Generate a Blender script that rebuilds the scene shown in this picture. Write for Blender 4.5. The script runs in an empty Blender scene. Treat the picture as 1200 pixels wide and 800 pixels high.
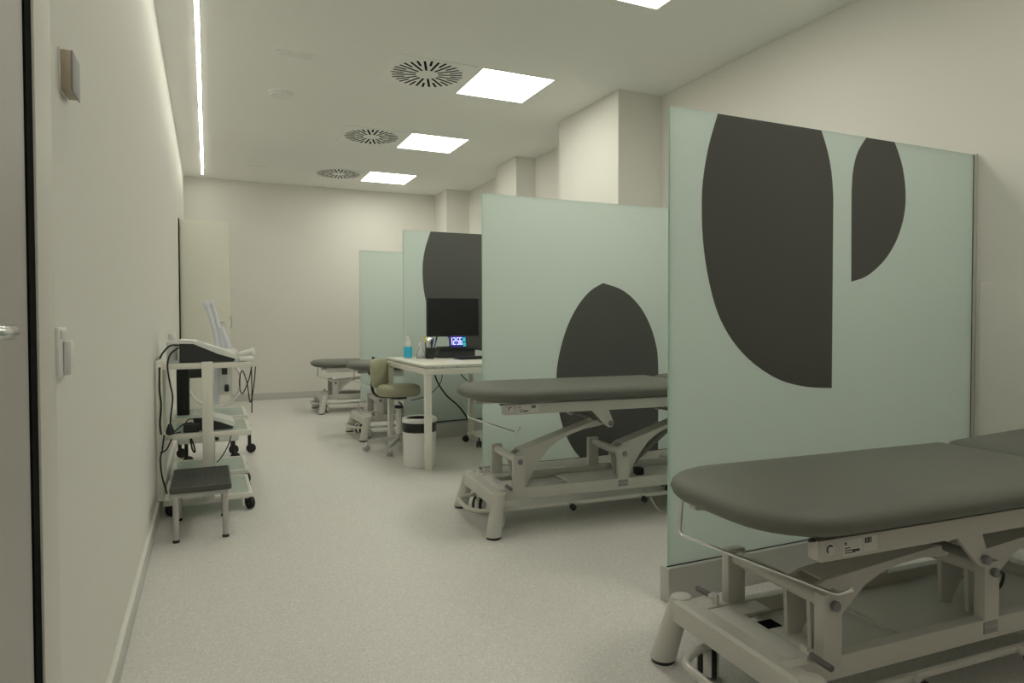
import bpy, bmesh, math, random
from mathutils import Vector, Matrix
random.seed(7)
SC = bpy.context.scene
COL = SC.collection
PI = math.pi
def srgb(r, g, b):
    f = lambda c: (c/255/12.92) if c/255 <= .04045 else ((c/255+.055)/1.055)**2.4
    return (f(r), f(g), f(b), 1)

# ------------------------------------------------------------------ materials
MATS = {}
def mat(name, col, rough=.5, metal=0, var=.04, scale=14, bump=0, bscale=200, coat=0, spec=.5, trans=0, ior=1.45, emit=None, estr=0, alpha=1):
    m = bpy.data.materials.new(name); m.use_nodes = True; MATS[name] = m
    n = m.node_tree.nodes; l = m.node_tree.links
    b = n['Principled BSDF']
    c = col if len(col) == 4 else (*col, 1)
    tc = n.new('ShaderNodeTexCoord'); nz = n.new('ShaderNodeTexNoise')
    nz.inputs['Scale'].default_value = scale; nz.inputs['Detail'].default_value = 4
    l.new(tc.outputs['Object'], nz.inputs['Vector'])
    mx = n.new('ShaderNodeMix'); mx.data_type = 'RGBA'
    mx.inputs[6].default_value = tuple(max(0, v*(1-var)) for v in c[:3])+(1,)
    mx.inputs[7].default_value = tuple(min(1, v*(1+var)) for v in c[:3])+(1,)
    l.new(nz.outputs['Fac'], mx.inputs[0]); l.new(mx.outputs[2], b.inputs['Base Color'])
    b.inputs['Roughness'].default_value = rough; b.inputs['Metallic'].default_value = metal
    b.inputs['Coat Weight'].default_value = coat; b.inputs['Specular IOR Level'].default_value = spec
    b.inputs['Transmission Weight'].default_value = trans; b.inputs['IOR'].default_value = ior
    b.inputs['Alpha'].default_value = alpha
    if bump:
        n2 = n.new('ShaderNodeTexNoise'); n2.inputs['Scale'].default_value = bscale
        l.new(tc.outputs['Object'], n2.inputs['Vector'])
        bp = n.new('ShaderNodeBump'); bp.inputs['Strength'].default_value = bump; bp.inputs['Distance'].default_value = .002
        l.new(n2.outputs['Fac'], bp.inputs['Height']); l.new(bp.outputs['Normal'], b.inputs['Normal'])
    if emit:
        b.inputs['Emission Color'].default_value = (*emit[:3], 1); b.inputs['Emission Strength'].default_value = estr
    return m
mat('wall_paint', (.735, .722, .680), .75, var=.015, scale=2, bump=.05, bscale=300)
mat('ceiling_paint', (.87, .87, .845), .85, var=.01, scale=2)
mat('cladding', (.74, .72, .68), .45, var=.01)
mat('skirting', (.56, .56, .53), .35, var=.02, coat=.1)
mat('skirting_cap', (.7, .69, .65), .4)
mat('door_grey', (.44, .42, .40), .5, var=.01)
mat('door_frame', (.70, .68, .63), .5, var=.01)
mat('door_cream', (.72, .71, .635), .5, var=.01)
mat('black_gap', (.008, .009, .008), .9, spec=.05)
mat('couch_frame', (.56, .55, .51), .38, var=.015, coat=.15)
mat('couch_deck', (.60, .60, .56), .45, var=.015)
mat('couch_vinyl', (.160, .166, .145), .55, var=.03, bump=.12, bscale=420, scale=6, spec=.35)
mat('bolt_grey', (.22, .21, .23), .45)
mat('grip_grey', (.13, .12, .13), .5)
mat('rubber', (.02, .02, .02), .6, bump=.2)
mat('shaft_grey', (.20, .20, .19), .5)  # plain grey of the couch shafts and actuators
mat('chrome', (.75, .75, .74), .18, metal=1, var=.01)
mat('aluminium', (.56, .56, .53), .42, metal=.35, var=.02, scale=5)
mat('vinyl_film', (.092, .094, .088), .45, var=.02, spec=.35)
mat('white_metal', (.80, .79, .72), .35, var=.01)
mat('white_plastic', (.78, .78, .76), .35, var=.01)
mat('blue_white_plastic', (.72, .74, .83), .3, var=.02)
mat('cream_plastic', (.70, .62, .45), .5)
mat('black_plastic', (.022, .023, .024), .42, var=.05)
mat('dark_device', (.035, .037, .04), .5, var=.05)
mat('screen_black', (.012, .012, .012), .35)
mat('sage_vinyl', (.37, .37, .255), .45, var=.03, bump=.1)
mat('gel_blue', (.05, .55, .85), .25, var=.02)
mat('clear_plastic', (.85, .9, .9), .12, trans=.75, var=.01)
mat('yellow_plastic', (.75, .65, .02), .35)
mat('blue_plastic', (.05, .1, .35), .35)
mat('milky_plastic', (.80, .84, .83), .3, trans=.2, var=.01)
mat('white_glow', (.9, .9, .9), .4, emit=(1, 1, 1), estr=1.6)
mat('stool_rubber', (.075, .077, .070), .42, var=.05)
mat('paper', (.78, .78, .76), .8)
mat('label_white', (.66, .65, .63), .5)
mat('print_dark', (.05, .05, .05), .6)
mat('label_grey', (.30, .29, .29), .5)
mat('cable_black', (.018, .018, .018), .5)
mat('cable_grey', (.55, .55, .52), .5)
mat('stool_metal', (.52, .51, .50), .35, metal=.3)
mat('beige_metal', (.42, .36, .27), .45, metal=.2)
mat('sensor_grey', (.45, .45, .44), .4)
LT = (1.0, .975, .845)
mat('led_diffuser', (.9, .9, .9), .6, emit=LT, estr=12.9)
mat('led_strip', (.9, .9, .9), .6, emit=LT, estr=30.0)
mat('clock_digits', (.1, .1, .5), .4, emit=(.42, .45, 1.0), estr=2.2)
mat('clock_teal', (.0, .3, .3), .4, emit=(.03, .62, .6), estr=.6)
mat('clock_face', (.01, .01, .05), .3, emit=(.05, .03, .3), estr=.5)

def floor_mat():
    m = bpy.data.materials.new('vinyl_floor'); m.use_nodes = True; MATS['vinyl_floor'] = m
    n = m.node_tree.nodes; l = m.node_tree.links; b = n['Principled BSDF']
    tc = n.new('ShaderNodeTexCoord')
    def ramp(src, stops):
        r = n.new('ShaderNodeValToRGB'); e = r.color_ramp.elements
        e[0].position, e[0].color = stops[0]; e[1].position, e[1].color = stops[1]
        l.new(src, r.inputs[0]); return r
    v = n.new('ShaderNodeTexVoronoi'); v.inputs['Scale'].default_value = 240; l.new(tc.outputs['Object'], v.inputs['Vector'])
    sep = n.new('ShaderNodeSeparateColor'); l.new(v.outputs['Color'], sep.inputs[0])
    r1 = ramp(sep.outputs[0], [(.0, (.54, .525, .50, 1)), (.30, (.66, .645, .62, 1))])
    v2 = n.new('ShaderNodeTexVoronoi'); v2.inputs['Scale'].default_value = 170; l.new(tc.outputs['Object'], v2.inputs['Vector'])
    sep2 = n.new('ShaderNodeSeparateColor'); l.new(v2.outputs['Color'], sep2.inputs[0])
    r2 = ramp(sep2.outputs[1], [(.82, (0, 0, 0, 1)), (.9, (1, 1, 1, 1))])
    mx = n.new('ShaderNodeMix'); mx.data_type = 'RGBA'
    l.new(r2.outputs[0], mx.inputs[0]); l.new(r1.outputs[0], mx.inputs[6]); mx.inputs[7].default_value = (.73, .72, .69, 1)
    nz = n.new('ShaderNodeTexNoise'); nz.inputs['Scale'].default_value = 1.2; l.new(tc.outputs['Object'], nz.inputs['Vector'])
    r3 = ramp(nz.outputs['Fac'], [(.3, (.96, .96, .96, 1)), (.7, (1.0, 1.0, 1.0, 1))])
    m2 = n.new('ShaderNodeMix'); m2.data_type = 'RGBA'; m2.blend_type = 'MULTIPLY'; m2.inputs[0].default_value = 1
    l.new(mx.outputs[2], m2.inputs[6]); l.new(r3.outputs[0], m2.inputs[7])
    l.new(m2.outputs[2], b.inputs['Base Color']); b.inputs['Roughness'].default_value = .42; b.inputs['Specular IOR Level'].default_value = .35
floor_mat()
def frosted(name, col, tint, mixt=.35, rough=.16):
    m = bpy.data.materials.new(name); m.use_nodes = True; MATS[name] = m
    n = m.node_tree.nodes; l = m.node_tree.links; b = n['Principled BSDF']; out = n['Material Output']
    tc = n.new('ShaderNodeTexCoord'); nz = n.new('ShaderNodeTexNoise'); nz.inputs['Scale'].default_value = 3
    l.new(tc.outputs['Object'], nz.inputs['Vector'])
    mx = n.new('ShaderNodeMix'); mx.data_type = 'RGBA'
    mx.inputs[6].default_value = tuple(v*.98 for v in col)+(1,); mx.inputs[7].default_value = (*col, 1)
    l.new(nz.outputs['Fac'], mx.inputs[0]); l.new(mx.outputs[2], b.inputs['Base Color'])
    b.inputs['Roughness'].default_value = rough; b.inputs['IOR'].default_value = 1.5
    t = n.new('ShaderNodeBsdfTranslucent'); t.inputs['Color'].default_value = (*tint, 1)
    ms = n.new('ShaderNodeMixShader'); ms.inputs[0].default_value = mixt
    l.new(b.outputs[0], ms.inputs[1]); l.new(t.outputs[0], ms.inputs[2]); l.new(ms.outputs[0], out.inputs['Surface'])
frosted('frosted_glass', (.68, .76, .72), (.91, .975, .955), .5)
frosted('shelf_glass', (.72, .78, .74), (.85, .92, .88), .5)
frosted('glass_edge', (.56, .76, .67), (.7, .92, .85), .4)

# ------------------------------------------------------------------ mesh builder
class MB:
    def __init__(s): s.bm = bmesh.new(); s.m = []; s.cur = 0
    def use(s, name):
        if name not in s.m: s.m.append(name)
        s.cur = s.m.index(name); return s
    def _mark(s, faces):
        for f in faces: f.material_index = s.cur
        return s
    def box(s, x0, x1, y0, y1, z0, z1, bev=0, seg=2, mtx=None):
        r = bmesh.ops.create_cube(s.bm, size=1); vs = r['verts']
        bmesh.ops.scale(s.bm, vec=(abs(x1-x0), abs(y1-y0), abs(z1-z0)), verts=vs)
        bmesh.ops.translate(s.bm, vec=((x0+x1)/2, (y0+y1)/2, (z0+z1)/2), verts=vs)
        fs = set(f for v in vs for f in v.link_faces)
        if bev:
            es = list(set(e for v in vs for e in v.link_edges))
            rr = bmesh.ops.bevel(s.bm, geom=es, offset=bev, segments=seg, affect='EDGES', profile=.5)
            fs = set(rr['faces']); vs = list(set(v for f in rr['faces'] for v in f.verts))
            fs = set(f for v in vs for f in v.link_faces)
        if mtx is not None: bmesh.ops.transform(s.bm, matrix=mtx, verts=list(set(v for f in fs for v in f.verts)))
        return s._mark(fs)
    def loft(s, rings, closed=False, cap=True):
        R = [[s.bm.verts.new(p) for p in r] for r in rings]; fs = []
        n = len(R[0]); k = len(R)
        for i in range(k if closed else k-1):
            a, b = R[i], R[(i+1) % k]
            for j in range(n): fs.append(s.bm.faces.new((a[j], a[(j+1) % n], b[(j+1) % n], b[j])))
        if cap and not closed:
            fs.append(s.bm.faces.new(R[0][::-1])); fs.append(s.bm.faces.new(R[-1]))
        return s._mark(fs)
    def cyl(s, p0, p1, r0, r1=None, seg=20, bev=0):
        r1 = r0 if r1 is None else r1
        p0, p1 = Vector(p0), Vector(p1); d = (p1-p0); L = d.length; d.normalize()
        prof = [(0, r0), (L, r1)] if not bev else [(0, r0-bev), (bev*.3, r0-bev*.3), (bev, r0), (L-bev, r1), (L-bev*.3, r1-bev*.3), (L, r1-bev)]
        q = d.to_track_quat('Z', 'Y')
        return s.loft([[p0 + q @ Vector((r*math.cos(2*PI*j/seg), r*math.sin(2*PI*j/seg), h)) for j in range(seg)] for h, r in prof])
    def lathe(s, c, prof, seg=28, axis=(0, 0, 1)):
        q = Vector(axis).to_track_quat('Z', 'Y'); c = Vector(c)
        return s.loft([[c + q @ Vector((max(r, 1e-4)*math.cos(2*PI*j/seg), max(r, 1e-4)*math.sin(2*PI*j/seg), z)) for j in range(seg)] for r, z in prof])
    def tube(s, pts, r, seg=10, closed=False, smooth=3, sq=False):
        P = [Vector(p) for p in pts]
        if smooth:
            Q = []; n = len(P)
            rng = range(n if closed else n-1)
            for i in rng:
                g = (lambda k: P[k % n]) if closed else (lambda k: P[min(max(k, 0), n-1)])
                a, b, c, d = g(i-1), g(i), g(i+1), g(i+2)
                for k in range(smooth):
                    t = k/smooth
                    Q.append(.5*((2*b)+(c-a)*t+(2*a-5*b+4*c-d)*t*t+(3*b-a-3*c+d)*t**3))
            if not closed: Q.append(P[-1])
            P = Q
        n = len(P); rings = []; up = None
        for i in range(n):
            a = P[(i-1) % n] if closed else P[max(i-1, 0)]; b = P[(i+1) % n] if closed else P[min(i+1, n-1)]
            t = (b-a).normalized()
            if up is None:
                up = Vector((0, 0, 1)) if abs(t.z) < .9 else Vector((1, 0, 0))
            up = (up - t*up.dot(t)).normalized(); w = t.cross(up)
            ph = PI/4 if sq else 0; sg = 4 if sq else seg
            rings.append([P[i] + r*(up*math.cos(2*PI*j/sg+ph)+w*math.sin(2*PI*j/sg+ph)) for j in range(sg)])
        return s.loft(rings, closed=closed)
    def bent(s, pts, r, rad=.03, seg=10, closed=False):
        """tube with straight runs and rounded corners"""
        P = [Vector(p) for p in pts]; Q = []; n = len(P)
        for i in range(n):
            if not closed and i in (0, n-1): Q.append(P[i]); continue
            a, b, c = P[(i-1) % n], P[i], P[(i+1) % n]
            u = (a-b); w = (c-b); k = min(rad, u.length*.45, w.length*.45)
            A = b+u.normalized()*k; B = b+w.normalized()*k
            for j in range(6):
                t = j/5; Q.append((1-t)**2*A+2*t*(1-t)*b+t*t*B)
        return s.tube(Q, r, seg, closed, 0)
    def prism(s, poly, axis, a0, a1):
        """poly of 2-tuples extruded along axis: 'x' -> (y,z), 'y' -> (x,z), 'z' -> (x,y)"""
        def P(p, a): return {'x': (a, p[0], p[1]), 'y': (p[0], a, p[1]), 'z': (p[0], p[1], a)}[axis]
        return s.loft([[P(p, a0) for p in poly], [P(p, a1) for p in poly]])
    def sphere(s, c, r, sx=1, sy=1, sz=1, u=20, v=12):
        rr = bmesh.ops.create_uvsphere(s.bm, u_segments=u, v_segments=v, radius=r, matrix=Matrix.Translation(c) @ Matrix.Diagonal((sx, sy, sz, 1)))
        return s._mark(set(f for x in rr['verts'] for f in x.link_faces))
    def build(s, name, parent=None, m=None, loc=None, rotz=0, angle=35):
        bmesh.ops.recalc_face_normals(s.bm, faces=s.bm.faces)
        me = bpy.data.meshes.new(name); s.bm.to_mesh(me); s.bm.free()
        for k in (s.m or [m]): me.materials.append(MATS[k])
        me.shade_smooth(); me.set_sharp_from_angle(angle=math.radians(angle))
        o = bpy.data.objects.new(name, me); COL.objects.link(o)
        if parent is not None: o.parent = parent
        if loc is not None: o.location = loc
        o.rotation_euler.z = rotz
        return o
def M(name=None):
    b = MB()
    if name: b.use(name)
    return b
def thing(name, label, cat, loc=(0, 0, 0), rotz=0, group=None):
    o = bpy.data.objects.new(name, None); COL.objects.link(o); o.empty_display_size = .1
    o.location = loc; o.rotation_euler.z = rotz
    return tag(o, label, cat, group)
def tag(o, label, cat, group=None):
    o['label'] = label; o['category'] = cat
    if group: o['group'] = group
    return o
def struct(o): o['kind'] = 'structure'; return o
def dup(root, loc, rotz=0, label=None, group=None):
    r = root.copy(); COL.objects.link(r); r.location = loc; r.rotation_euler.z = rotz
    if label: r['label'] = label
    if group: r['group'] = group
    for ch in list(root.children):
        c = ch.copy(); COL.objects.link(c); c.parent = r
        for g in list(ch.children):
            d = g.copy(); COL.objects.link(d); d.parent = c
    return r

# ------------------------------------------------------------------ room
XL, XR, H, D, Y0 = -.269, 3.437, 2.922, 9.561, -4.2
struct(M('vinyl_floor').box(XL-.1, XR+.1, Y0-.1, D+.1, -.1, 0).build('floor'))
struct(M('ceiling_paint').box(XL-.1, XR+.1, Y0-.1, D+.1, H, H+.1).build('ceiling'))
struct(M('wall_paint').box(XR, XR+.1, Y0, D, 0, H).build('wall_right'))
struct(M('wall_paint').box(XL-.1, XR+.1, D, D+.1, 0, H).build('wall_back'))
struct(M('wall_paint').box(XL-.1, XR+.1, Y0-.1, Y0, 0, H).build('wall_front'))
# left wall with two door openings: y .40-1.50 (z<2.6) and y 7.52-8.45 (z<2.11)
b = M('wall_paint')
b.box(XL-.1, XL, Y0, .40, 0, H).box(XL-.1, XL, .40, 1.48, 2.62, H).box(XL-.1, XL, 1.48, 7.56, 0, H)
b.box(XL-.1, XL, 7.56, 8.45, 2.11, H).box(XL-.1, XL, 8.45, D, 0, H)
struct(b.build('wall_left'))
# near door in the left wall
d1 = struct(M('door_grey').box(XL-.045, XL-.005, .42, 1.304, .01, 2.62, .002).build('door_1'))
h = M('chrome').cyl((XL-.005, .89, 1.055), (XL+.045, .89, 1.055), .009).cyl((XL+.045, .87, 1.055), (XL+.045, .975, 1.055), .009, bev=.003)
h.cyl((XL-.005, .89, 1.055), (XL+.001, .89, 1.055), .025, bev=.002); h.build('door_handle', d1)
M('black_gap').box(XL-.10, XL-.002, 1.304, 1.348, 0, 2.62).build('door_seal', d1)
M('door_frame').box(XL-.1, XL+.002, 1.348, 1.480, 0, 2.62, .002).build('door_frame', d1)
# far door: opening in the left wall with the leaf standing open into the room
d2 = struct(M('door_cream').box(XL+.018, .205, 7.58, 7.62, .012, 2.10, .003).build('door_2'))
M('black_gap').box(XL-.1, XL+.012, 7.56, 7.585, 0, 2.11).box(XL-.1, XL-.09, 7.56, 8.45, 0, 2.11).build('door_seal', d2)
M('chrome').cyl((.15, 7.58, 1.05), (.15, 7.535, 1.05), .009).cyl((.155, 7.535, 1.05), (.06, 7.535, 1.05), .009, bev=.003).build('door_handle', d2)
M('chrome').bent([(.17, 7.62, .95), (.17, 7.655, .95), (.225, 7.68, 1.0), (.225, 7.68, 1.1), (.17, 7.655, 1.15), (.17, 7.62, 1.15)], .007).build('door_handle', d2)
# skirtings
def skirt(name, x0, x1, y0, y1, h=.088, side='x'):
    o = struct(M('skirting').box(x0, x1, y0, y1, 0, h, .003).build(name)); return o
skirt('baseboard_left', XL, XL+.014, 1.48, 7.55)
b = M('skirting_cap').box(XL, XL+.017, 1.48, 7.55, .088, .097, .002); b.build('cap', bpy.data.objects['baseboard_left'])
skirt('baseboard_left_far', XL, XL+.014, 8.45, D)
skirt('baseboard_back', XL, XR, D-.014, D)
M('skirting_cap').box(XL, XR, D-.017, D, .088, .095, .002).build('cap', bpy.data.objects['baseboard_back'])
skirt('baseboard_right', XR-.014, XR, Y0, D)
# cladding on the lower right wall
struct(M('cladding').box(XR-.012, XR, Y0, 2.0, .09, 1.2455, .002).box(XR-.012, XR, 2.06, 3.88, .09, 1.2455, .002).build('trim_1'))
# columns on the right wall
struct(M('wall_paint').box(3.018, XR, 4.542, 5.535, 0, H).build('trim_2'))
struct(M('wall_paint').box(3.194, XR, 6.874, 7.435, 0, H).build('trim_3'))
struct(M('wall_paint').box(3.092, XR, 9.001, D, 0, H).build('trim_4'))

# ------------------------------------------------------------------ ceiling fittings
S = .587; LX = 1.860
def make_light():
    t = thing('ceiling_light', '', 'ceiling light')
    b = M('white_metal'); z0, z1 = -.006, 0; w = .006
    for a in ((-w, S+w, -w, 0), (-w, S+w, S, S+w), (-w, 0, 0, S), (S, S+w, 0, S)): b.box(*a, z0, z1)
    b.build('frame', t)
    M('led_diffuser').box(0, S, 0, S, -.004, 0).build('diffuser', t)
    return t
L0 = make_light()
ly = [2.688, 4.565, 6.437, 8.304]
lab = ['square white ceiling light panel cut off by the top of the picture', 'nearest fully visible square light panel on the ceiling, largest',
       'second fully visible square ceiling light panel, middle one', 'farthest square ceiling light panel, smallest']
ly_all = ly+[.60]  # last panel is unseen, added to brighten the area by the nearest couch
lab.append('unseen square ceiling light panel added for fill near the nearest couch')
for i, y in enumerate(ly_all):
    o = L0 if i == 0 else dup(L0, (0, 0, 0)); o.location = (LX, y, H); o['label'] = lab[i]; o['group'] = 'square ceiling light panels'
def make_vent():
    t = thing('ceiling_vent', '', 'air vent')
    M('ceiling_paint').box(0, .594, 0, .594, -.005, 0, .0015).build('plate', t)
    b = M('black_gap'); c = .297; n = 32
    for k in range(n):
        a = 2*PI*k/n+.03
        r0, r1 = (.085, .262) if k % 2 == 0 else (.175, .27)
        sw = .03
        d = Vector((math.cos(a), math.sin(a), 0)); w = Vector((-d.y, d.x, 0))
        p0 = Vector((c, c, 0))+d*r0+w*.0; p1 = Vector((c, c, 0))+d*r1
        q = .0088
        b.loft([[p0-w*q+Vector((0, 0, -.0056)), p0+w*q+Vector((0, 0, -.0056)), p1+w*q+Vector((0, 0, -.0056)), p1-w*q+Vector((0, 0, -.0056))],
                [p0-w*q+Vector((0, 0, -.003)), p0+w*q+Vector((0, 0, -.003)), p1+w*q+Vector((0, 0, -.003)), p1-w*q+Vector((0, 0, -.003))]])
    b.build('slots', t)
    return t
V0 = make_vent()
labv = ['nearest square ceiling vent with radial black slots', 'middle square ceiling vent with radial slots', 'farthest square ceiling vent with radial slots, above the far couch']
for i, y in enumerate(ly[1:]):
    o = V0 if i == 0 else dup(V0, (0, 0, 0)); o.location = (1.222, y-.004, H); o['label'] = labv[i]; o['group'] = 'radial slot ceiling vents'
t = thing('light_strip', 'long thin glowing LED line in the ceiling beside the left wall', 'light strip', (-.0445, 0, H))
M('led_strip').box(-.0115, .0115, -1.6, 9.306, -.0055, 0, .001).build('diffuser', t)
M('white_metal').box(-.0155, -.0115, -1.6, 9.310, -.003, 0).box(.0115, .0155, -1.6, 9.310, -.003, 0).box(-.0115, .0115, 9.306, 9.310, -.003, 0).build('profile', t)
t = thing('smoke_detector', 'round white smoke detector on the ceiling near the light line', 'smoke detector', (.556, 5.73, H))
M('ceiling_paint').lathe((0, 0, -.018), [(.085, 0), (.098, .004), (.1, .018)]).build('base', t)
M('white_plastic').lathe((0, 0, -.034), [(.05, 0), (.082, .003), (.088, .012), (.083, .017)]).build('cap', t)
def hatch(y, label):
    t = thing('emergency_light', label, 'emergency light', (.57, y, H), 0, 'small flush ceiling plates')
    def rr(w, h, r, z): return [(sx*(w-r)+r*math.cos(a), sy*(h-r)+r*math.sin(a), z) for sx, sy, a0 in ((1, 1, 0), (-1, 1, PI/2), (-1, -1, PI), (1, -1, 1.5*PI)) for a in [a0+k*PI/12 for k in range(7)]]
    b = M('ceiling_paint'); b.loft([rr(.13, .055, .04, 0), rr(.13, .055, .04, -.005), rr(.122, .048, .035, -.006)]); b.build('rim', t)
    b = M('white_plastic'); b.loft([rr(.11, .038, .03, -.0055), rr(.11, .038, .03, -.009), rr(.10, .03, .025, -.010)]); b.build('lens', t)
hatch(4.88, 'nearer small oblong plate flush in the ceiling before the smoke detector'); hatch(8.55, 'farther small oblong plate flush in the ceiling near the back wall')

# ------------------------------------------------------------------ wall fittings on the left
t = thing('wall_sensor', 'small beige and grey box mounted high on the left wall', 'wall sensor', (XL, 1.565, 1.568))
M('beige_metal').box(.003, .021, 0, .080, -.038, .039, .0015).build('housing', t)
M('label_grey').box(.021, .024, .0, .082, -.041, .040, .001).build('cover', t)
M('white_plastic').box(0, .003, -.003, .084, -.040, .042, .001).build('back_plate', t)
t = thing('light_switch', 'white switch plate with a raised card holder on the left wall at handle height', 'light switch', (XL, 1.515, 1.008))
M('white_plastic').box(0, .007, -.035, .042, -.048, .048, .002).build('plate', t)
M('white_plastic').box(.007, .020, .004, .040, -.045, .022, .003).build('card_holder', t)
M('white_plastic').box(.007, .011, -.02, .03, .026, .044, .0015).build('rocker', t)

# ------------------------------------------------------------------ glass partitions
def catmull(P, k=6, closed=False):
    Q = []; n = len(P)
    for i in range(n-1):
        a, b_, c, d = P[max(i-1, 0)], P[i], P[i+1], P[min(i+2, n-1)]
        for j in range(k):
            t = j/k
            Q.append(tuple(.5*((2*b_[m])+(c[m]-a[m])*t+(2*a[m]-5*b_[m]+4*c[m]-d[m])*t*t+(3*b_[m]-a[m]-3*c[m]+d[m])*t**3) for m in (0, 1)))
    Q.append(P[-1]); return Q
def motif(parent, segs, name='leaf_motif'):
    poly = []
    for sgm in segs:
        q = catmull(sgm); poly += q if not poly else q[1:]
    if (poly[0][0]-poly[-1][0])**2+(poly[0][1]-poly[-1][1])**2 < 1e-8: poly.pop()
    b = M('vinyl_film'); b.prism(poly, 'y', -.0056, -.0048)
    o = b.build(name, parent, angle=20); return o
def partition(y, label, x0=1.577, zt=1.869, x1=XR-.03):
    t = thing('glass_partition', label, 'glass partition', (0, y, 0), 0, 'frosted glass partitions')
    g = M(); g.use('frosted_glass').use('glass_edge'); g.use('frosted_glass')
    g.box(x0+.001, x1, -.005, .005, .12, zt-.001)
    g.use('glass_edge'); g.box(x0, x0+.001, -.0045, .0045, .12, zt-.001); g.box(x0, x1, -.0045, .0045, zt-.001, zt)
    g.build('glass_pane', t)
    b = M('aluminium'); b.box(x0-.012, XR-.014, -.026, -.0062, 0, .130, .0015).box(x0-.012, XR-.014, .0062, .026, 0, .130, .0015)
    b.box(x0-.010, XR-.014, -.0062, .0062, 0, .118); b.box(x0-.016, x0-.011, -.026, .026, 0, .130, .001); b.build('base_channel', t)
    b = M('aluminium'); b.box(x1-.002, XR-.0125, -.014, -.0058, .131, zt+.004, .001).box(x1-.002, XR-.0125, .0058, .014, .131, zt+.004, .001)
    b.box(x1, XR-.0125, -.0058, .0058, .131, zt+.004); b.build('wall_channel', t)
    b = M('rubber'); b.box(x0-.008, x1, -.0075, -.0052, .1285, .1335); b.box(x1-.006, x1-.002, -.0058, -.0052, .135, zt); b.build('gasket', t)
    return t
p1 = partition(2.03, 'nearest frosted glass partition with two dark leaf shapes, behind nearest couch')
def px1(P):   # leaf outline points (x, z)
    return P
big_l = [(1.806, 1.8675), (1.762, 1.74), (1.735, 1.61), (1.729, 1.50), (1.737, 1.36), (1.765, 1.22), (1.812, 1.09), (1.885, .985), (1.99, .895), (2.13, .822), (2.28, .785), (2.441, .771)]
big_r = [(2.441, .771), (2.441, 1.0), (2.441, 1.3), (2.441, 1.52)]
big_t = [(2.441, 1.52), (2.440, 1.60), (2.428, 1.70), (2.402, 1.79), (2.366, 1.8675)]
motif(p1, [big_l, big_r, big_t, [(2.366, 1.8675), (1.806, 1.8675)]])
motif(p1, [[(2.643, 1.8675), (2.590, 1.80), (2.562, 1.72), (2.553, 1.63)], [(2.553, 1.63), (2.554, 1.45), (2.556, 1.232)],
           [(2.556, 1.232), (2.66, 1.262), (2.77, 1.335), (2.85, 1.43), (2.897, 1.54), (2.907, 1.64), (2.89, 1.74), (2.862, 1.81), (2.828, 1.8675)], [(2.828, 1.8675), (2.643, 1.8675)]])
p2 = partition(3.91, 'second frosted glass partition with one dark pointed leaf, behind the couch before the desk')
motif(p2, [[(2.472, 1.321), (2.37, 1.265), (2.27, 1.16), (2.185, 1.01), (2.125, .82), (2.106, .66), (2.118, .50), (2.16, .34), (2.225, .21), (2.29, .132)],
           [(2.29, .132), (2.938, .132)], [(2.938, .132), (2.938, .40), (2.938, .69)], [(2.938, .69), (2.925, .86), (2.86, 1.04), (2.76, 1.18), (2.63, 1.275), (2.472, 1.321)]])
p3 = partition(5.78, 'third frosted glass partition with a dark leaf behind the desk monitor')
dx = .025
motif(p3, [[(x+dx, z) for x, z in s_] for s_ in (big_l, big_r, big_t, [(2.366, 1.8675), (1.806, 1.8675)])])
p4 = partition(7.65, 'farthest plain frosted glass partition, before the back wall')

# ------------------------------------------------------------------ treatment couches
def rcushion(x0, x1, yw, z0, z1, rc=.13, r_in=.05, tilt=0, matn='couch_vinyl'):
    """padded top: rounded in plan, rounded edge profile"""
    def outline(inset, z):
        pts = []; X0, X1, Y = x0+inset, x1-inset, yw-inset
        rs = {0: r_in, 1: rc, 2: rc, 3: r_in}
        for idx, (cx, cy, a0) in enumerate(((X1, Y, 0), (X0, Y, PI/2), (X0, -Y, PI), (X1, -Y, 1.5*PI))):
            r = max(rs[idx]-inset, .012)
            ccx = cx-r if cx == X1 else cx+r; ccy = cy-r if cy > 0 else cy+r
            for k in range(9):
                a = a0+k*PI/16; pts.append((ccx+r*math.cos(a), ccy+r*math.sin(a), z))
        return pts
    T = z1-z0; b = M(matn)
    prof = [(.06, 0), (.036, .02*T), (.018, .12*T), (.006, .28*T), (0, .46*T), (.005, .64*T), (.018, .80*T), (.038, .91*T), (.066, .975*T), (.10, 1.0*T), (.2, 1.0*T)]
    b.loft([outline(i, z0+h) for i, h in prof]); return b
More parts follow.
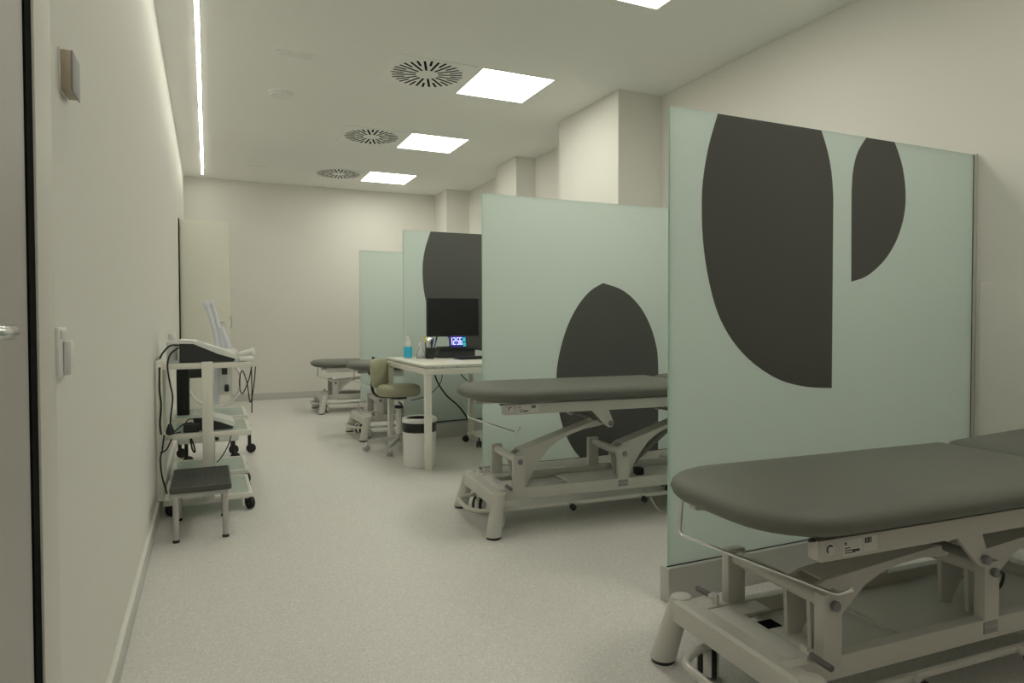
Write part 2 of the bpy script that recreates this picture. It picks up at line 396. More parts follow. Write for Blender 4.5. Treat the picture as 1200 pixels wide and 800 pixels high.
def couch(label, loc, yaw, zb, head_lift=.045, extras=True):
    t = thing('treatment_couch', label, 'treatment couch', (*loc, 0), math.radians(yaw), 'grey padded treatment couches')
    zc0 = zb+.060; zc1 = zc0+.073
    rcushion(-.078, 1.225, .300, zc0, zc1, rc=.215).build('seat_pad', t, angle=60)
    hp = rcushion(0, .62, .300, 0, .073, rc=.06, r_in=.10)
    # head pad hinges at x=1.20 and tips up
    bmesh.ops.transform(hp.bm, matrix=Matrix.Translation((1.235, 0, zc0+.001)) @ Matrix.Rotation(-head_lift, 4, 'Y'), verts=hp.bm.verts)
    hp.build('head_pad', t, angle=60)
    # upper frame
    b = M('couch_frame')
    for s_ in (-1, 1):
        y0, y1 = (-.252, -.222) if s_ < 0 else (.222, .252)
        b.prism([(.062, zb+.006), (.070, zb), (1.17, zb), (1.17, zb+.052), (.062, zb+.052)], 'y', y0, y1)
    for x in (.17, .52, 1.13): b.box(x, x+.04, -.222, .222, zb+.012, zb+.05)
    b.box(.16, 1.17, -.20, .20, zb+.05, zb+.062)
    uf = b.build('upper_frame', t)
    for y in (-.245, .235): M('black_plastic').box(.045, .062, y, y+.008, zb+.050, zb+.056).build('end_cap', uf)
    b = M('couch_frame')
    hm = Matrix.Translation((1.19, 0, zb+.045)) @ Matrix.Rotation(-head_lift, 4, 'Y')
    for y in (-.245, .215): b.box(0, .56, y, y+.03, -.02, .012, mtx=hm)
    b.box(.5, .54, -.215, .215, -.015, .012, mtx=hm); b.build('head_frame', t)
    # brackets and lift arms
    pz = zb-.070; P0 = .17; pzl = .345; PT = .660
    ang = math.atan2(pz-pzl, PT-P0); a0 = math.atan2(.527-.345, PT-P0); L = math.hypot(PT-P0, pz-pzl); L0_ = math.hypot(PT-P0, .527-.345)
    for i, ox in enumerate((0, .605)):
        for s_, y0, y1 in ((-1, -.247, -.236), (1, .236, .247)):
            b = M('couch_frame')
            b.prism([(.545+ox, zb+.01), (.65+ox, zb+.01), (.685+ox, pz-.004), (.677+ox, pz-.020), (.657+ox, pz-.024), (.637+ox, pz-.012)], 'y', y0, y1)
            br = b.build('bracket', t)
            M('bolt_grey').cyl((PT+ox+.003, s_*.247, pz-.002), (PT+ox+.003, s_*.262, pz-.002), .0135, seg=14, bev=.003).build('bolt', br)
        M('shaft_grey').cyl((PT+ox, -.237, pz), (PT+ox, .237, pz), .014).build('cross_shaft', t)
        # profile of the flange, measured at raised height, then turned about the lower pivot
        prof = [(.02, -.148), (.062, -.150), (.075, -.115), (.093, -.078), (.13, -.02), (.185, .045), (.25, .088), (.32, .117), (.40, .140), (.475, .150),
                (.51, .158), (.512, .175), (.495, .186), (.45, .178), (.03, .045), (-.01, .02), (-.018, -.01)]
        k = L/L0_; ca, sa = math.cos(ang-a0), math.sin(ang-a0)
        rp = [(P0+ox+(x*ca-z*sa)*k, pzl+(x*sa+z*ca)*k) for x, z in prof]
        arm = M('couch_frame').prism(rp, 'y', -.140, -.128).build('lift_arm', t)
        M('couch_frame').prism(rp, 'y', -.058, -.046).build('lift_arm', t)
        tp = [(P0+ox+(x*ca-z*sa)*k, pzl+(x*sa+z*ca)*k) for x, z in ((.03, .045), (.45, .178), (.45, .172), (.03, .039))]
        M('couch_frame').prism(tp, 'y', -.128, -.058).build('top_plate', arm)
        M('couch_frame').cyl((P0+ox, -.172, pzl), (P0+ox, .172, pzl), .021).build('cross_tube', t)
        # posts
        for s_ in (-1, 1):
            y0, y1 = (-.1992, -.168) if s_ < 0 else (.160, .191)
            b = M('couch_frame'); b.box(.137+ox, .200+ox, y0, y1, .18, .372, .002)
            po = b.build('post', t)
            f = y0 if s_ < 0 else y1
            M('bolt_grey').cyl((.170+ox, f, .343), (.170+ox, f+s_*.014, .343), .0135, seg=14, bev=.003).build('bolt', po)
    # actuator and motor box
    M('shaft_grey').cyl((.92, .03, .215), (1.25, .03, pz-.06), .020).build('actuator', t)
    M('black_plastic').box(.935, .985, -.06, -.01, .178, .222, .010).build('motor_box', t)
    # lower frame
    b = M('couch_frame')
    for s_ in (-1, 1):
        y0, y1 = (-.199, -.165) if s_ < 0 else (.158, .192)
        b.box(.03, 1.36, y0, y1, .150, .209, .003)
    b.build('side_rail', t) if False else b.build('lower_frame', t)
    b = M('couch_deck')
    b.box(.06, .135, -.160, .155, .198, .2065, .002).box(.135, .235, -.165, -.01, .198, .2065, .002).box(.135, .235, .09, .158, .198, .2065, .002)
    b.box(.235, .52, -.165, .158, .150, .162, .002).box(.52, 1.36, -.165, .158, .165, .175, .002)
    b.build('deck_plate', t)
    M('black_gap').box(.14, .235, -.01, .09, .170, .176).build('deck_hole', t)
    for ex in (0, 1.36):
        sgn = 1 if ex == 0 else -1
        b = M('couch_frame'); b.prism([(ex-.0*sgn, .142), (ex+.062*sgn, .142), (ex+.068*sgn, .150), (ex+.068*sgn, .200), (ex+.058*sgn, .208), (ex+.012*sgn, .208), (ex+.002*sgn, .200)], 'y', -.258, .258)
        b.build('cross_beam', t)
        for s_ in (-1, 1):
            bx, by = ex-.005*sgn, .293*s_; tx, ty = ex+.040*sgn, .258*s_
            b = M('couch_frame')
            P = Vector((bx, by, .012)); Q = Vector((tx, ty, .212)); n = 24
            rings = []
            for h, r in ((0, .0405), (.5, .0365), (.94, .0335), (.985, .0325), (1, .028)):
                c = P.lerp(Q, h); rings.append([(c.x+r*math.cos(2*PI*j/n), c.y+r*math.sin(2*PI*j/n), c.z-(.0 if h < .9 else 0)) for j in range(n)])
            b.loft(rings); lg = b.build('foot', t)
            M('rubber').cyl((bx, by, 0), (bx, by, .013), .036).build('rubber_pad', lg)
            # retracted twin castor
            cx, cy = ex+.060*sgn, s_*.160; ax = Vector((.8, -.6, 0)); c0 = Vector((cx, cy, .044))
            b = M('rubber')
            for q in (-.020, .020): b.cyl(c0+ax*(q-.0065), c0+ax*(q+.0065), .0425, bev=.004)
            b.cyl(c0-ax*.02, c0+ax*.02, .03)
            wh = b.build('castor', t)
            b = M('white_plastic'); b.cyl(c0-ax*.0125, c0+ax*.0125, .040, bev=.002).cyl(c0-ax*.038, c0-ax*.0268, .036, bev=.003).cyl(c0+ax*.0268, c0+ax*.034, .034, bev=.003)
            b.build('castor_hub', wh)
            M('couch_frame').cyl((cx, cy, .07), (cx, cy, .145), .012).build('castor_stem', wh)
    # brake clamps
    for s_ in (-1, 1):
        b = M('couch_frame'); b.box(.092, .104, s_*.175-.016, s_*.175+.012, .200, .243, .005); b.cyl((.098, s_*.175, .228), (.098, s_*.2, .226), .008)
        cl = b.build('clamp', t)
        M('grip_grey').cyl((.098, s_*.195, .227), (.100, s_*.262, .223), .0085, bev=.003).build('clamp_grip', cl)
    # switch bar all round with pedals
    z = .108
    M('couch_frame').bent([(.07, .125, z+.01), (-.01, .125, z), (-.085, .08, z), (-.088, -.115, z), (-.05, -.188, z), (.1, -.205, z), (1.42, -.205, z), (1.46, 0, z), (1.42, .198, z), (.25, .198, z)], .0115, rad=.06).build('switch_bar', t)
    for x in (.445, .870):
        b = M('couch_frame'); b.cyl((x, -.212, z), (x, -.236, z-.008), .012)
        pd = b.build('pedal', t)
        M('rubber').cyl((x, -.234, z-.007), (x, -.262, z-.013), .0155, bev=.004).build('pedal_grip', pd)
    for x in (.3, 1.1): M('couch_frame').box(x-.012, x+.012, .186, .196, z-.002, .152).build('bar_hanger', t)
    # paper roll holder
    M('chrome').bent([(.035, .250, zb+.045), (.024, .250, zb-.075), (.128, -.252, zb-.088), (.135, -.285, zb-.062)], .0052, rad=.02).build('roll_holder', t)
    # labels
    if extras:
        b = M('label_white'); b.box(.140, .205, -.2528, -.252, zb+.006, zb+.045).box(.207, .255, -.2528, -.252, zb+.008, zb+.048)
        lb = b.build('label', t)
        b = M('print_dark'); b.box(.146, .152, -.2531, -.2528, zb+.033, zb+.040)
        for q in range(3): b.box(.146+.0*q, .165+.008*(2-q), -.2531, -.2528, zb+.012+.006*q, zb+.0145+.006*q)
        b.box(.172, .196, -.2531, -.2528, zb+.014, zb+.020).box(.213, .219, -.2531, -.2528, zb+.030, zb+.044).box(.221, .229, -.2531, -.2528, zb+.030, zb+.044).box(.231, .235, -.2531, -.2528, zb+.030, zb+.044)
        b.build('print', lb)
        b = M('label_white'); b.cyl((.098, -.252, zb+.029), (.098, -.2535, zb+.029), .016); mk = b.build('round_mark', t)
        b = M('print_dark'); b.tube([(.098+.0095*math.cos(a), -.2537, zb+.029+.0095*math.sin(a)) for a in [PI*.25+k*PI/7 for k in range(8)]], .0022, seg=6, smooth=0); b.build('print', mk)
        b = M('label_grey'); b.box(.738, .797, -.2008, -.199, .168, .202); bd = b.build('badge', t)
        b = M('sensor_grey')
        for q in range(7): b.box(.744+.007*q, .749+.007*q, -.2012, -.2008, .182, .182+(.006 if q % 2 else .008))
        b.build('print', bd)
    return t
c1 = couch('nearest grey padded treatment couch, cut off by the right picture edge', (1.271, 1.379), -3.1, .483)
c2 = couch('grey padded treatment couch standing between the two nearest glass partitions', (1.283, 3.265), -4.5, .594, .045)
c3 = couch('grey padded treatment couch just behind the stool, mostly hidden by the third partition', (1.235, 6.16), 1.0, .56, .05, False)
c4 = couch('farthest grey padded treatment couch in front of the back wall', (1.17, 8.07), -1.0, .468, .1, False)
# cables belonging to the couches
M('cable_grey').tube([(.93, -.17, .13), (.98, -.22, .02), (1.08, -.24, .006), (1.19, -.18, .006), (1.27, -.06, .006), (1.24, .04, .006), (1.13, .05, .08)], .0045, smooth=5).build('cable', c2)
M('cable_black').tube([(.87, -.09, .215), (.91, -.13, .25), (.98, -.10, .27), (1.04, -.05, .25), (1.09, .01, .21)], .005, smooth=5).build('cable', c1)
# ------------------------------------------------------------------ desk and what stands on it
DX0, DX1, DY0, DY1, DZ = 1.385, 2.16, 4.50, 5.60, .752
t = thing('desk', 'white metal frame desk beside the glass partition holding the monitor', 'desk', (0, 0, 0))
M('white_metal').box(DX0, DX1, DY0, DY1, DZ-.018, DZ, .002).build('desk_top', t)
b = M('white_metal'); q = .045
for a in ((DX0, DX1, DY0, DY0+q), (DX0, DX1, DY1-q, DY1), (DX0, DX0+q, DY0+q, DY1-q), (DX1-q, DX1, DY0+q, DY1-q)): b.box(*a, DZ-.071, DZ-.026, .002)
b.box(DX0+.1, DX0+.14, DY0+.1, DY0+.14, DZ-.027, DZ-.018).box(DX1-.14, DX1-.1, DY0+.1, DY0+.14, DZ-.027, DZ-.018).box(DX0+.1, DX0+.14, DY1-.14, DY1-.1, DZ-.027, DZ-.018)
b.build('frame', t)
for x in (DX0, DX1-q):
    for y in (DY0, DY1-q):
        M('white_metal').box(x, x+q, y, y+q, 0, DZ-.072, .002).build('leg', t)
# monitor
t = thing('monitor', 'black flat monitor on the desk in front of the dark leaf', 'monitor', (1.885, 5.33, DZ))
M('black_plastic').box(-.232, .232, -.012, .022, .178, .505, .004).build('housing', t)
M('screen_black').box(-.222, .222, -.0135, -.012, .192, .496).build('screen', t)
b = M('black_plastic'); b.box(-.018, .012, .02, .045, .085, .30, .003).box(-.12, .12, -.03, .10, .082, .092, .004); b.build('stand', t)
t = thing('monitor_riser', 'low black box shelf under the monitor and clock', 'monitor riser', (1.90, 5.33, DZ))
M('black_plastic').box(-.165, .165, -.09, .12, .070, .0815, .002).build('shelf', t)
M('dark_device').box(-.155, .155, -.075, .11, 0, .069, .003).build('box', t)
# clock with blue digits
t = thing('digital_clock', 'small digital clock with glowing blue digits below the monitor', 'clock', (1.905, 5.262, DZ+.0815))
tm = Matrix.Rotation(math.radians(-12), 4, 'X')
M('black_plastic').box(-.075, .075, -.008, .012, .005, .106, .004, mtx=tm).box(-.07, .07, -.03, .03, 0, .007, .002).build('body', t)
M('clock_face').box(-.071, .071, -.0088, -.008, .010, .102, mtx=tm).build('face', t)
segs = {'1': 'bc', '2': 'abged', '5': 'afgcd', '6': 'afgedc'}
b = M('clock_digits')
def digit(ch, x, z, w=.022, h=.062, th=.0065):
    g = {'a': (0, w, h-th, h), 'd': (0, w, 0, th), 'g': (0, w, h/2-th/2, h/2+th/2), 'f': (0, th, h/2, h), 'e': (0, th, 0, h/2), 'b': (w-th, w, h/2, h), 'c': (w-th, w, 0, h/2)}
    for s_ in segs[ch]:
        x0, x1, z0, z1 = g[s_]; b.box(x+x0, x+x1, -.0098, -.0088, z+z0, z+z1, mtx=tm)
for ch, x in zip('1256', (-.073, -.044, -.012, .014)): digit(ch, x, .028)
b.box(-.0195, -.0155, -.0098, -.0088, .044, .050, mtx=tm).box(-.0195, -.0155, -.0098, -.0088, .066, .072, mtx=tm)
b.build('digits', t)
M('clock_teal').box(.042, .067, -.0098, -.0088, .055, .088, mtx=tm).box(.042, .067, -.0098, -.0088, .014, .046, mtx=tm).build('icons', t)
# keyboard
t = thing('keyboard', 'flat black keyboard at the right front of the desk', 'keyboard', (1.985, 5.06, DZ), math.radians(6))
M('black_plastic').box(-.17, .15, -.07, .07, 0, .016, .004).build('body', t)
b = M('dark_device')
for r in range(5):
    for c in range(14): b.box(-.160+c*.0215, -.142+c*.0215, -.060+r*.024, -.040+r*.024, .016, .021)
b.build('keys', t)
tag(M('paper').box(-.075, .075, -.055, .055, 0, .040, .001).build('paper_stack', loc=(2.075, 5.525, DZ)), 'small stack of white paper on the desk behind the black box, right end', 'paper')
# sanitiser
t = thing('sanitiser_bottle', 'milky pump bottle of blue hand gel on the desk corner', 'pump bottle', (1.515, 5.42, DZ))
M('milky_plastic').lathe((0, 0, 0), [(.030, 0), (.0342, .004), (.0342, .105), (.030, .125), (.018, .145), (.013, .158)]).build('bottle', t)
M('gel_blue').lathe((0, 0, .003), [(.033, 0), (.0350, .003), (.0350, .092), (.033, .094)]).build('gel', t)
b = M('white_plastic'); b.lathe((0, 0, .150), [(.0165, 0), (.0165, .02), (.012, .028), (.005, .030), (.005, .055), (.010, .057), (.009, .066)]); b.box(-.034, .004, -.005, .005, .207, .215, .002); b.build('pump', t)
# pen cup with pens
t = thing('pen_cup', 'black cylindrical pen cup on the desk in front of the monitor', 'pen cup', (1.652, 5.25, DZ))
b = M('black_plastic'); b.lathe((0, 0, 0), [(.033, 0), (.036, .004), (.038, .090), (.036, .090), (.033, .006)]); b.build('cup', t)
def pen(x, y, lean, m, cap, lab, L=.15, nm='pen'):
    o = thing(nm, lab, nm, (1.652+x, 5.25+y, DZ+.008))
    d = Vector((lean[0], lean[1], 1)).normalized()
    M(m).cyl((0, 0, 0), d*L, .0045, seg=10, bev=.001).build('barrel', o); M(cap).cyl(d*(L*.72), d*(L+.006), .0062, seg=10, bev=.0015).build('cap', o)
pen(-.022, 0, (-.12, 0), 'black_plastic', 'yellow_plastic', 'black pen with a thick yellow cap in the pen cup', .175)
pen(.012, .005, (.16, .1), 'blue_plastic', 'blue_plastic', 'dark blue pen leaning right in the pen cup', .16)
pen(.004, -.01, (.03, -.1), 'black_plastic', 'black_plastic', 'plain black pen upright in the pen cup', .15)
pen(.018, -.004, (.25, 0), 'black_plastic', 'black_plastic', 'black pen leaning farthest right in the pen cup', .19)
pen(-.002, .014, (.1, .12), 'chrome', 'chrome', 'thin silver pen behind the others in the pen cup', .15)
# clear spray bottle behind the cup
t = thing('spray_bottle', 'small clear conical bottle between blue gel and pen cup', 'bottle', (1.60, 5.33, DZ))
M('clear_plastic').lathe((0, 0, 0), [(.036, 0), (.040, .004), (.036, .03), (.018, .085), (.012, .10)]).build('bottle', t)
M('white_plastic').lathe((0, 0, .098), [(.014, 0), (.016, .004), (.018, .02), (.012, .032), (.004, .036)]).build('cap', t)
t = thing('round_desk_item', 'small glossy white round item with a glowing spot behind the pen cup', 'lamp', (1.672, 5.335, DZ))
M('white_plastic').cyl((0, 0, 0), (0, 0, .01), .035, bev=.003).build('base', t)
M('white_plastic').tube([(0, 0, .01), (0, .01, .06), (-.005, 0, .11)], .005).build('stem', t)
hd = M('white_metal').sphere((-.005, -.01, .150), .036, 1, .7, .75).build('head', t)
M('white_glow').sphere((-.002, -.028, .153), .021, 1, .4, .7).build('glow_spot', hd)  # small glowing white spot set on the front of the round head
# desk cables
def cable(pts, lab, r=.005, m='cable_black', sm=5, nm='cable'): return tag(M(m).tube(pts, r, smooth=sm).build(nm), lab, 'cable', 'black cables') if m == 'cable_black' else tag(M(m).tube(pts, r, smooth=sm).build(nm), lab, 'cable')
cable([(1.80, 5.615, .70), (1.83, 5.635, .55), (1.93, 5.66, .40), (2.05, 5.70, .30), (2.13, 5.70, .20), (2.2, 5.70, .06)], 'thick black cable hanging steeply under the desk before the glass', .007)
cable([(1.88, 5.615, .69), (1.90, 5.66, .60), (1.88, 5.68, .50), (1.78, 5.70, .40), (1.62, 5.70, .36)], 'thin black cable curving left under the desk', .0035)
cable([(2.02, 5.615, .69), (2.05, 5.66, .62), (2.12, 5.70, .54), (2.2, 5.70, .48)], 'black cable hanging right of the others under the desk', .005)
cable([(1.60, 5.735, .150), (1.85, 5.735, .148), (2.1, 5.735, .152), (2.5, 5.735, .150)], 'black cable lying along the top of the partition base under the desk', .006)

# ------------------------------------------------------------------ waste bin
t = thing('waste_bin', 'round white waste bin with black band beside the desk leg', 'waste bin', (1.405, 4.725, 0))
b = M('white_plastic'); b.lathe((0, 0, 0), [(.112, 0), (.118, .006), (.121, .30), (.112, .30), (.108, .01)]); b.build('bucket', t)
M('black_plastic').lathe((0, 0, .254), [(.1205, 0), (.1235, .003), (.1235, .067), (.1205, .070), (.112, .070), (.112, 0)]).build('band', t)
b = M('white_plastic')
pr = [(.1215, 0), (.126, .002), (.127, .026), (.121, .033), (.104, .034), (.098, .028), (.098, .003)]
n = 36; b.loft([[(r*math.cos(2*PI*j/n), r*math.sin(2*PI*j/n), 0.323+z) for r, z in pr] for j in range(n)], closed=True); b.build('lid_ring', t)
M('black_gap').cyl((0, 0, .335), (0, 0, .350), .097).build('dark_opening', t)  # black disc set high in the ring stands for the shaded inside

# ------------------------------------------------------------------ chairs
def star_base(t, rad, m, wheel, n=5, ph=0, zz=.09):
    b = M(m)
    for k in range(n):
        a = ph+2*PI*k/n; d = Vector((math.cos(a), math.sin(a), 0))
        b.loft([[d*.02+Vector((-d.y, d.x, 0))*s_*.018+Vector((0, 0, z)) for s_, z in ((-1, zz-.01), (1, zz-.01), (.8, zz+.03), (-.8, zz+.03))],
                [d*rad+Vector((-d.y, d.x, 0))*s_*.011+Vector((0, 0, z)) for s_, z in ((-1, zz-.028), (1, zz-.028), (.8, zz-.008), (-.8, zz-.008))]])
    b.cyl((0, 0, zz-.015), (0, 0, zz+.05), .03, bev=.004); b.build('star_base', t)
    for k in range(n):
        a = ph+2*PI*k/n; c = Vector((rad*math.cos(a), rad*math.sin(a), 0)); w = Vector((-math.sin(a+.5), math.cos(a+.5), 0)); o_ = c+Vector((math.cos(a+.5), math.sin(a+.5), 0))*.012
        b = M(wheel[0]); 
        for s_ in (-1, 1): b.cyl(o_+w*(s_*.006)+Vector((0, 0, .027)), o_+w*(s_*.022)+Vector((0, 0, .027)), .0265, bev=.004)
        cs = b.build('castor', t)
        M(wheel[1]).cyl(c+Vector((0, 0, .03)), c+Vector((0, 0, zz-.01)), .007).sphere(o_+Vector((0, 0, .036)), .024, .9, .9, .8, 12, 8).build('castor_fork', cs)
t = thing('swivel_stool', 'sage green padded swivel stool with small backrest at the desk', 'stool', (1.417, 5.36, 0), math.radians(-40)); ZS = .02
M('sage_vinyl').lathe((0, 0, .430+ZS), [(.12, 0), (.165, .003), (.177, .018), (.180, .040), (.178, .062), (.167, .080), (.145, .088), (.10, .092), (.05, .092)], seg=40).build('seat', t, angle=60)
b = M('sage_vinyl'); n = 14; rings = []
for i in range(n+1):
    u = -1+2*i/n; yy = u*.145; xx = -.195+.030*u*u
    hw = .118*(1-.30*abs(u)**5); th = .024*(1-.6*abs(u)**6)
    rings.append([(xx+th*(1 if math.cos(a) > 0 else -1)*abs(math.cos(a))**.7-.010*math.sin(a), yy, .612+ZS+hw*(1 if math.sin(a) > 0 else -1)*abs(math.sin(a))**.55) for a in [2*PI*(j+.5)/24 for j in range(24)]])
b.loft(rings); b.build('backrest', t, angle=60)
b = M('black_plastic')
b.tube([(-.226, 0, .765), (-.234, 0, .70), (-.240, 0, .58), (-.236, 0, .49), (-.20, 0, .444), (-.12, 0, .434), (0, 0, .434)], .0115, smooth=5); b.cyl((0, 0, .425), (0, 0, .451), .07)
b.cyl((-.215, 0, .63), (-.265, 0, .63), .018); b.build('back_bar', t)
M('chrome').cyl((0, 0, .12), (0, 0, .36), .025).cyl((0, 0, .36), (0, 0, .426), .014).build('column', t)
b = M('black_plastic'); b.cyl((0, 0, .345), (0, 0, .370), .032); b.tube([(0, .0, .395), (.05, -.05, .385), (.07, -.07, .355)], .006); b.build('height_lever', t)
star_base(t, .253, 'stool_metal', ('sensor_grey', 'stool_metal'), 5, math.radians(206))
# second swivel chair mostly hidden under the desk
t = thing('office_chair', 'white star base office chair with black castors mostly hidden behind the second partition', 'office chair', (2.25, 5.33, 0))
star_base(t, .236, 'white_metal', ('rubber', 'black_plastic'), 5, math.radians(145))
M('black_plastic').cyl((0, 0, .12), (0, 0, .42), .025).cyl((0, 0, .40), (0, 0, .44), .06).build('column', t)
M('black_plastic').box(-.20, .20, -.20, .20, .44, .50, .025).build('seat', t)
b = M('black_plastic'); b.box(.20, .235, -.18, .18, .60, .92, .015).box(.19, .21, -.03, .03, .46, .66, .006); b.build('backrest', t)

# ------------------------------------------------------------------ step stool
t = thing('step_stool', 'low metal step stool with ribbed black rubber top by the left wall', 'step stool', (-.045, 3.80, 0))
b = M('stool_rubber'); b.box(-.138, .137, -.272, .185, .240, .270, .008)
b.build('tread', t)
b = M('rubber')
for k in range(28): b.box(-.127+k*.0092, -.1225+k*.0092, -.255, .168, .268, .2722)
b.build('ribs', t)
M('stool_metal').box(-.130, .122, -.255, .165, .218, .238, .003).build('frame', t)
for x in (-.112, .108):
    for y in (-.262+.0, .13):
        b = M('stool_metal'); b.cyl((x, y+.02, .012), (x, y+.02, .225), .0135); lg = b.build('leg', t)
        M('rubber').cyl((x, y+.02, 0), (x, y+.02, .014), .0155, bev=.002).build('rubber_cap', lg)
b = M('stool_metal'); b.box(-.102, .098, .141, .159, .075, .098, .003); b.build('stretcher', t)

# ------------------------------------------------------------------ trolleys
def castor(t, x, y, r=.038, a=.6):
    b = M('rubber'); w = Vector((math.cos(a), math.sin(a), 0)); c = Vector((x, y, r))+Vector((w.y, -w.x, 0))*.015
    b.cyl(c-w*.012, c+w*.012, r, bev=.004); cs = b.build('castor', t)
    b = M('black_plastic'); b.box(x-.020, x+.020, y-.022, y+.020, r+.004, r*2+.008, .008); b.cyl(c-w*.018, c+w*.018, r*.5); b.build('castor_fork', cs)
def trolley(label, loc, w=.45, d=.50, levels=(.095, .452, .835), rear=True):
    t = thing('equipment_trolley', label, 'trolley', loc, 0, 'white trolleys with glass shelves')
    x0, x1 = -w/2, w/2
    for z in levels:
        b = M('white_metal'); q = .022; h = .030
        b.box(x0, x1, 0, q, z-h, z, .002).box(x0, x1, d-q, d, z-h, z, .002).box(x0, x0+q, q, d-q, z-h, z, .002).box(x1-q, x1, q, d-q, z-h, z, .002)
        sf = b.build('shelf', t)
        M('shelf_glass').box(x0+q-.004, x1-q+.004, q-.004, d-q+.004, z-.010, z-.004).build('glass', sf)
    for y in ((-.018, .0) if not rear else (-.018, d)):
        M('white_metal').box(-.028, .028, y, y+.018, levels[0]-.03, levels[-1]+.008, .002).build('mast', t)
    for x in (x0+.03, x1-.02):
        for y in (.03, d-.03): castor(t, x, y, .0375, .5 if x > 0 else 2.4)
    return t
T1 = trolley('nearest white trolley with glass shelves, behind the step stool', (-.012, 4.02, 0))
T2 = trolley('second white trolley with glass shelves, behind the nearest one', (.0, 4.66, 0), levels=(.095, .452, .80))
b = M('white_metal'); b.box(-.250, -.218, -.020, .012, .10, .855, .003); b.build('side_post', T1)
# electrotherapy devices (wedge shaped)
def device(loc, w, h0, h1, label, dep=.30):
    t = thing('therapy_unit', label, 'therapy unit', loc, 0, 'wedge shaped therapy units')
    b = M('dark_device'); b.prism([(0, 0), (w*.98, 0), (w, h1*.7), (w*.72, h1+.02), (w*.25, h0*.93), (0, h0)], 'y', 0, dep); b.build('body', t)
    b = M('white_plastic'); b.prism([(-.006, h0*.98), (.0, h0+.018), (w*.25, h0+.014), (w*1.0, h1+.024), (w*1.05, h1-.002), (w*.98, h1*.8), (w*.70, h1+.022), (w*.25, h0*.96)], 'y', -.006, dep+.006); b.build('lid', t)
    b = M('sensor_grey'); s0 = Vector((w*.32, .04, h0*.97+.006)); 
    b.box(0, w*.38, .04, dep-.06, 0, .004, mtx=Matrix.Translation((w*.30, 0, h0+.006)) @ Matrix.Rotation(math.atan2(h0-h1, w*.78), 4, 'Y')); b.build('screen', t)
    return t
device((-.152, 4.10, .836), .285, .108, .022, 'large black and white wedge shaped therapy unit on top of the nearest trolley')
device((-.085, 4.10, .453), .205, .075, .018, 'smaller wedge shaped therapy unit on the middle shelf of the nearest trolley', .22)
t = thing('pump_dispenser', 'small white bottle standing at the wall end of the trolley top', 'bottle', (-.197, 4.35, .836))
M('white_plastic').lathe((0, 0, 0), [(.028, 0), (.030, .004), (.030, .10), (.026, .112), (.014, .12)]).build('bottle', t)
M('white_plastic').lathe((0, 0, .118), [(.02, 0), (.021, .012), (.021, .035), (.017, .04)]).build('cap', t)
t = thing('power_adapter', 'black block power adapter on the middle trolley shelf', 'power adapter', (-.085, 4.08, .453))
M('black_plastic').box(-.05, .03, -.03, .03, 0, .045, .006).build('body', t)
M('cable_black').tube([(-.045, 0, .03), (-.03, 0, .065), (0, 0, .07), (.018, 0, .045)], .003, smooth=5).build('lead', t)
t = thing('probe_holder', 'white applicator head with holder at the right end of the trolley top', 'applicator', (.205, 4.12, .836))
M('white_plastic').box(-.05, .03, -.02, .10, 0, .022, .008).build('holder', t)
M('white_plastic').cyl((-.045, .04, .038), (.02, .02, .052), .014, .018, bev=.004).cyl((.02, .02, .052), (.033, .016, .055), .022, bev=.004).build('head', t)
b = M('black_plastic'); b.box(-.235, -.16, 0, .05, 0, .30, .006); b.box(-.22, -.19, -.01, 0, .02, .28, .004)
tag(b.build('device_case', loc=(.04, 4.80, .453)), 'tall black case standing upright between the two trolleys', 'case')
# cables on the trolley
cable([(-.15, 4.03, .935), (-.19, 4.02, .935), (-.225, 4.02, .90), (-.243, 4.01, .865)], 'short thick black cable arching from the large therapy unit to the left', .005)
cable([(-.148, 4.0, .925), (-.19, 3.995, .89), (-.205, 3.99, .83), (-.195, 3.985, .74), (-.182, 3.985, .66), (-.192, 3.985, .56), (-.195, 3.985, .51)], 'long black cable hanging at the trolley left with a plug at its end', .0045)
tag(M('black_plastic').lathe((-.197, 3.985, .455), [(.004, 0), (.018, .005), (.022, .02), (.017, .038), (.008, .062)]).build('power_plug'), 'round black plug hanging at the left of the trolley', 'plug')
cable([(.215, 4.0, .81), (.20, 3.995, .74), (.165, 3.99, .66), (.15, 3.99, .72), (.165, 3.99, .79), (.19, 3.99, .72), (.205, 3.99, .61), (.225, 3.99, .70), (.235, 3.99, .81)], 'tangled black cable looping below the right end of the trolley top', .003, sm=7)
cable([(.213, 3.99, .81), (.215, 3.99, .68), (.213, 3.99, .55)], 'straight black cable hanging below the right end of the trolley top', .003)
cable([(-.225, 3.985, .46), (-.235, 3.985, .38), (-.245, 3.99, .33), (-.24, 3.99, .25), (-.222, 3.99, .17), (-.215, 3.99, .14)], 'black cable hanging from the middle shelf to the bottom tray', .004)
cable([(-.19, 3.985, .435), (-.215, 3.985, .38), (-.245, 3.985, .365)], 'short black lead tucked under the middle shelf at the left', .004)
cable([(-.15, 4.07, .456), (-.18, 4.03, .458), (-.17, 4.02, .475), (-.13, 4.03, .505), (-.09, 4.04, .51)], 'black cable arching left of the power adapter', .0035)
cable([(-.10, 3.99, .43), (-.09, 3.985, .37), (-.078, 3.985, .355), (-.082, 3.985, .39), (-.095, 3.985, .43)], 'black cable loop drooping below the middle shelf', .0045)
cable([(.105, 3.99, .43), (.085, 3.985, .37), (.05, 3.985, .31), (.03, 3.985, .29)], 'slanting black lead below the middle shelf right of the mast', .003)
cable([(-.243, 4.0, .82), (-.245, 4.0, .70), (-.238, 3.995, .62), (-.245, 4.0, .52), (-.24, 4.0, .46)], 'black cable running down the left end post of the trolley', .005)

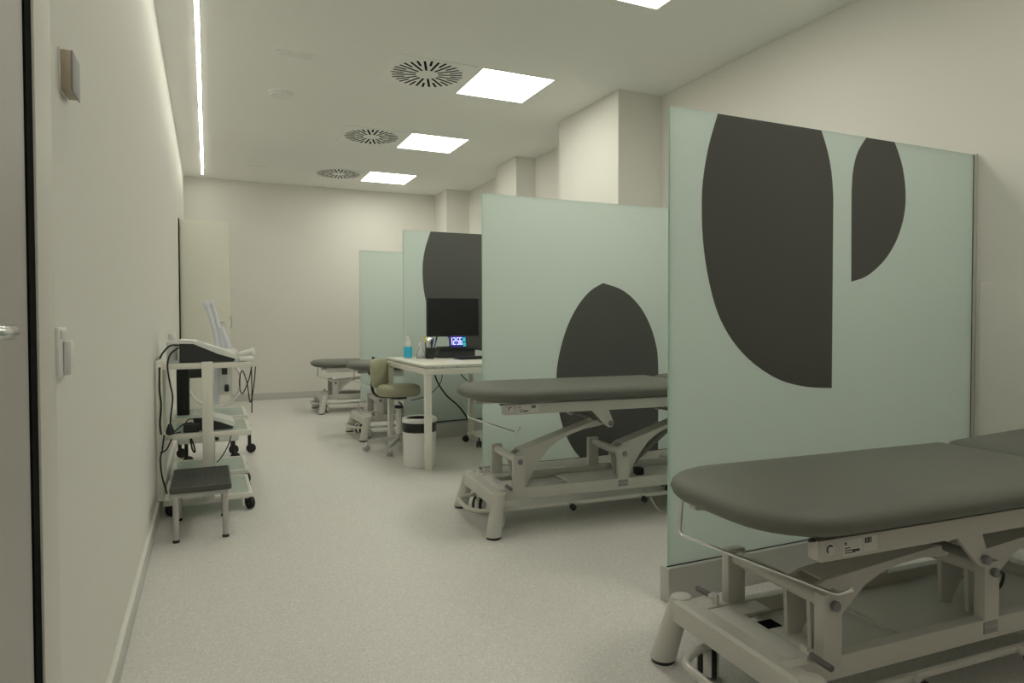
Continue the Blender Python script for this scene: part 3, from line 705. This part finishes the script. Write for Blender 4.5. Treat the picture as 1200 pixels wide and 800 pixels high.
# ------------------------------------------------------------------ therapy stand with ring and arms
t = thing('therapy_stand', 'white wheeled therapy stand with large ring and long arms behind the trolleys', 'therapy stand', (.04, 5.55, 0))
b = M('white_plastic'); b.box(-.27, .26, .18, .25, .165, .245, .012).box(-.25, .16, -.16, -.10, .165, .235, .012); b.box(-.06, .03, -.16, .22, .17, .24, .01); b.build('base', t)
for x, y in ((-.255, .215), (.12, .215), (.25, .215), (-.2, -.13), (.12, -.13)):
    b = M('rubber'); b.cyl((x+.012, y-.013, .037), (x+.012, y+.013, .037), .037, bev=.004); cs = b.build('castor', t)
    M('black_plastic').box(x-.013, x+.013, y-.018, y+.018, .06, .175, .005).build('castor_fork', cs)
M('blue_white_plastic').box(-.045, .03, .0, .07, .18, .80, .01).build('column', t)
b = M('clear_plastic'); n = 48
b = M('white_plastic'); b.loft([[((.185+r*math.cos(q))*math.cos(2*PI*k/n), .0+r2*math.sin(q), .60+(.185+r*math.cos(q))*math.sin(2*PI*k/n)) for q in [2*PI*j/8 for j in range(8)] for r, r2 in ((.012, .05),)] for k in range(n)], closed=True)
b.build('ring', t)
M('black_plastic').box(.045, .085, -.08, .005, .66, .74, .006).build('switch_box', t)
M('black_plastic').box(.065, .095, -.08, .005, .53, .58, .006).build('switch_box', t)
M('white_plastic').box(.03, .12, -.0, .03, .50, .76, .006).build('bracket', t)
M('black_plastic').box(-.20, -.045, -.06, .02, .64, .75, .01).build('control_unit', t)
for pts, rr in (([(.02, 0, .86), (.0, 0, 1.0), (-.055, 0, 1.19)], .016), ([(.06, 0, .86), (.035, 0, 1.0), (-.015, 0, 1.20)], .014), ([(.10, 0, .86), (.07, 0, .95), (.045, 0, 1.02)], .02)):
    b = M('blue_white_plastic'); b.tube(pts, rr, smooth=4); ar = b.build('arm', t)
    if rr < .02: M('blue_white_plastic').cyl(Vector(pts[-1])+Vector((-.0, -.02, .005)), Vector(pts[-1])+Vector((0, .02, .005)), .026 if rr > .015 else .018, bev=.004).build('arm_joint', ar)
M('white_plastic').box(-.14, .16, -.09, .12, .80, .85, .02).build('top_tray', t)

# ------------------------------------------------------------------ world, camera
w = bpy.data.worlds.new('World'); SC.world = w; w.use_nodes = True
w.node_tree.nodes['Background'].inputs[0].default_value = (.5, .5, .5, 1); w.node_tree.nodes['Background'].inputs[1].default_value = .0
F, YAW, PITCH, ROLL = 781.375, .42807, -.02219, -.00248
fwd = Vector((math.sin(YAW)*math.cos(PITCH), math.cos(YAW)*math.cos(PITCH), math.sin(PITCH)))
r = Vector((math.cos(YAW), -math.sin(YAW), 0)); u = r.cross(fwd)
r2 = r*math.cos(ROLL)+u*math.sin(ROLL); u2 = -r*math.sin(ROLL)+u*math.cos(ROLL)
cam = bpy.data.cameras.new('Camera'); co = bpy.data.objects.new('Camera', cam); COL.objects.link(co)
co.matrix_world = Matrix(((r2.x, u2.x, -fwd.x, -.0067), (r2.y, u2.y, -fwd.y, -.0159), (r2.z, u2.z, -fwd.z, 1.0683), (0, 0, 0, 1)))
cam.sensor_width = 36; cam.sensor_fit = 'HORIZONTAL'; cam.lens = F/1200*36; cam.clip_start = .05; cam.shift_y = -7.82/1200
SC.camera = co
SC.cycles.max_bounces = 14; SC.cycles.diffuse_bounces = 9
vs = SC.view_settings
SC.display_settings.display_device = 'sRGB'
vs.view_transform = 'Standard'; vs.look = 'None'; vs.gamma = 1; vs.exposure = 0; vs.use_curve_mapping = False
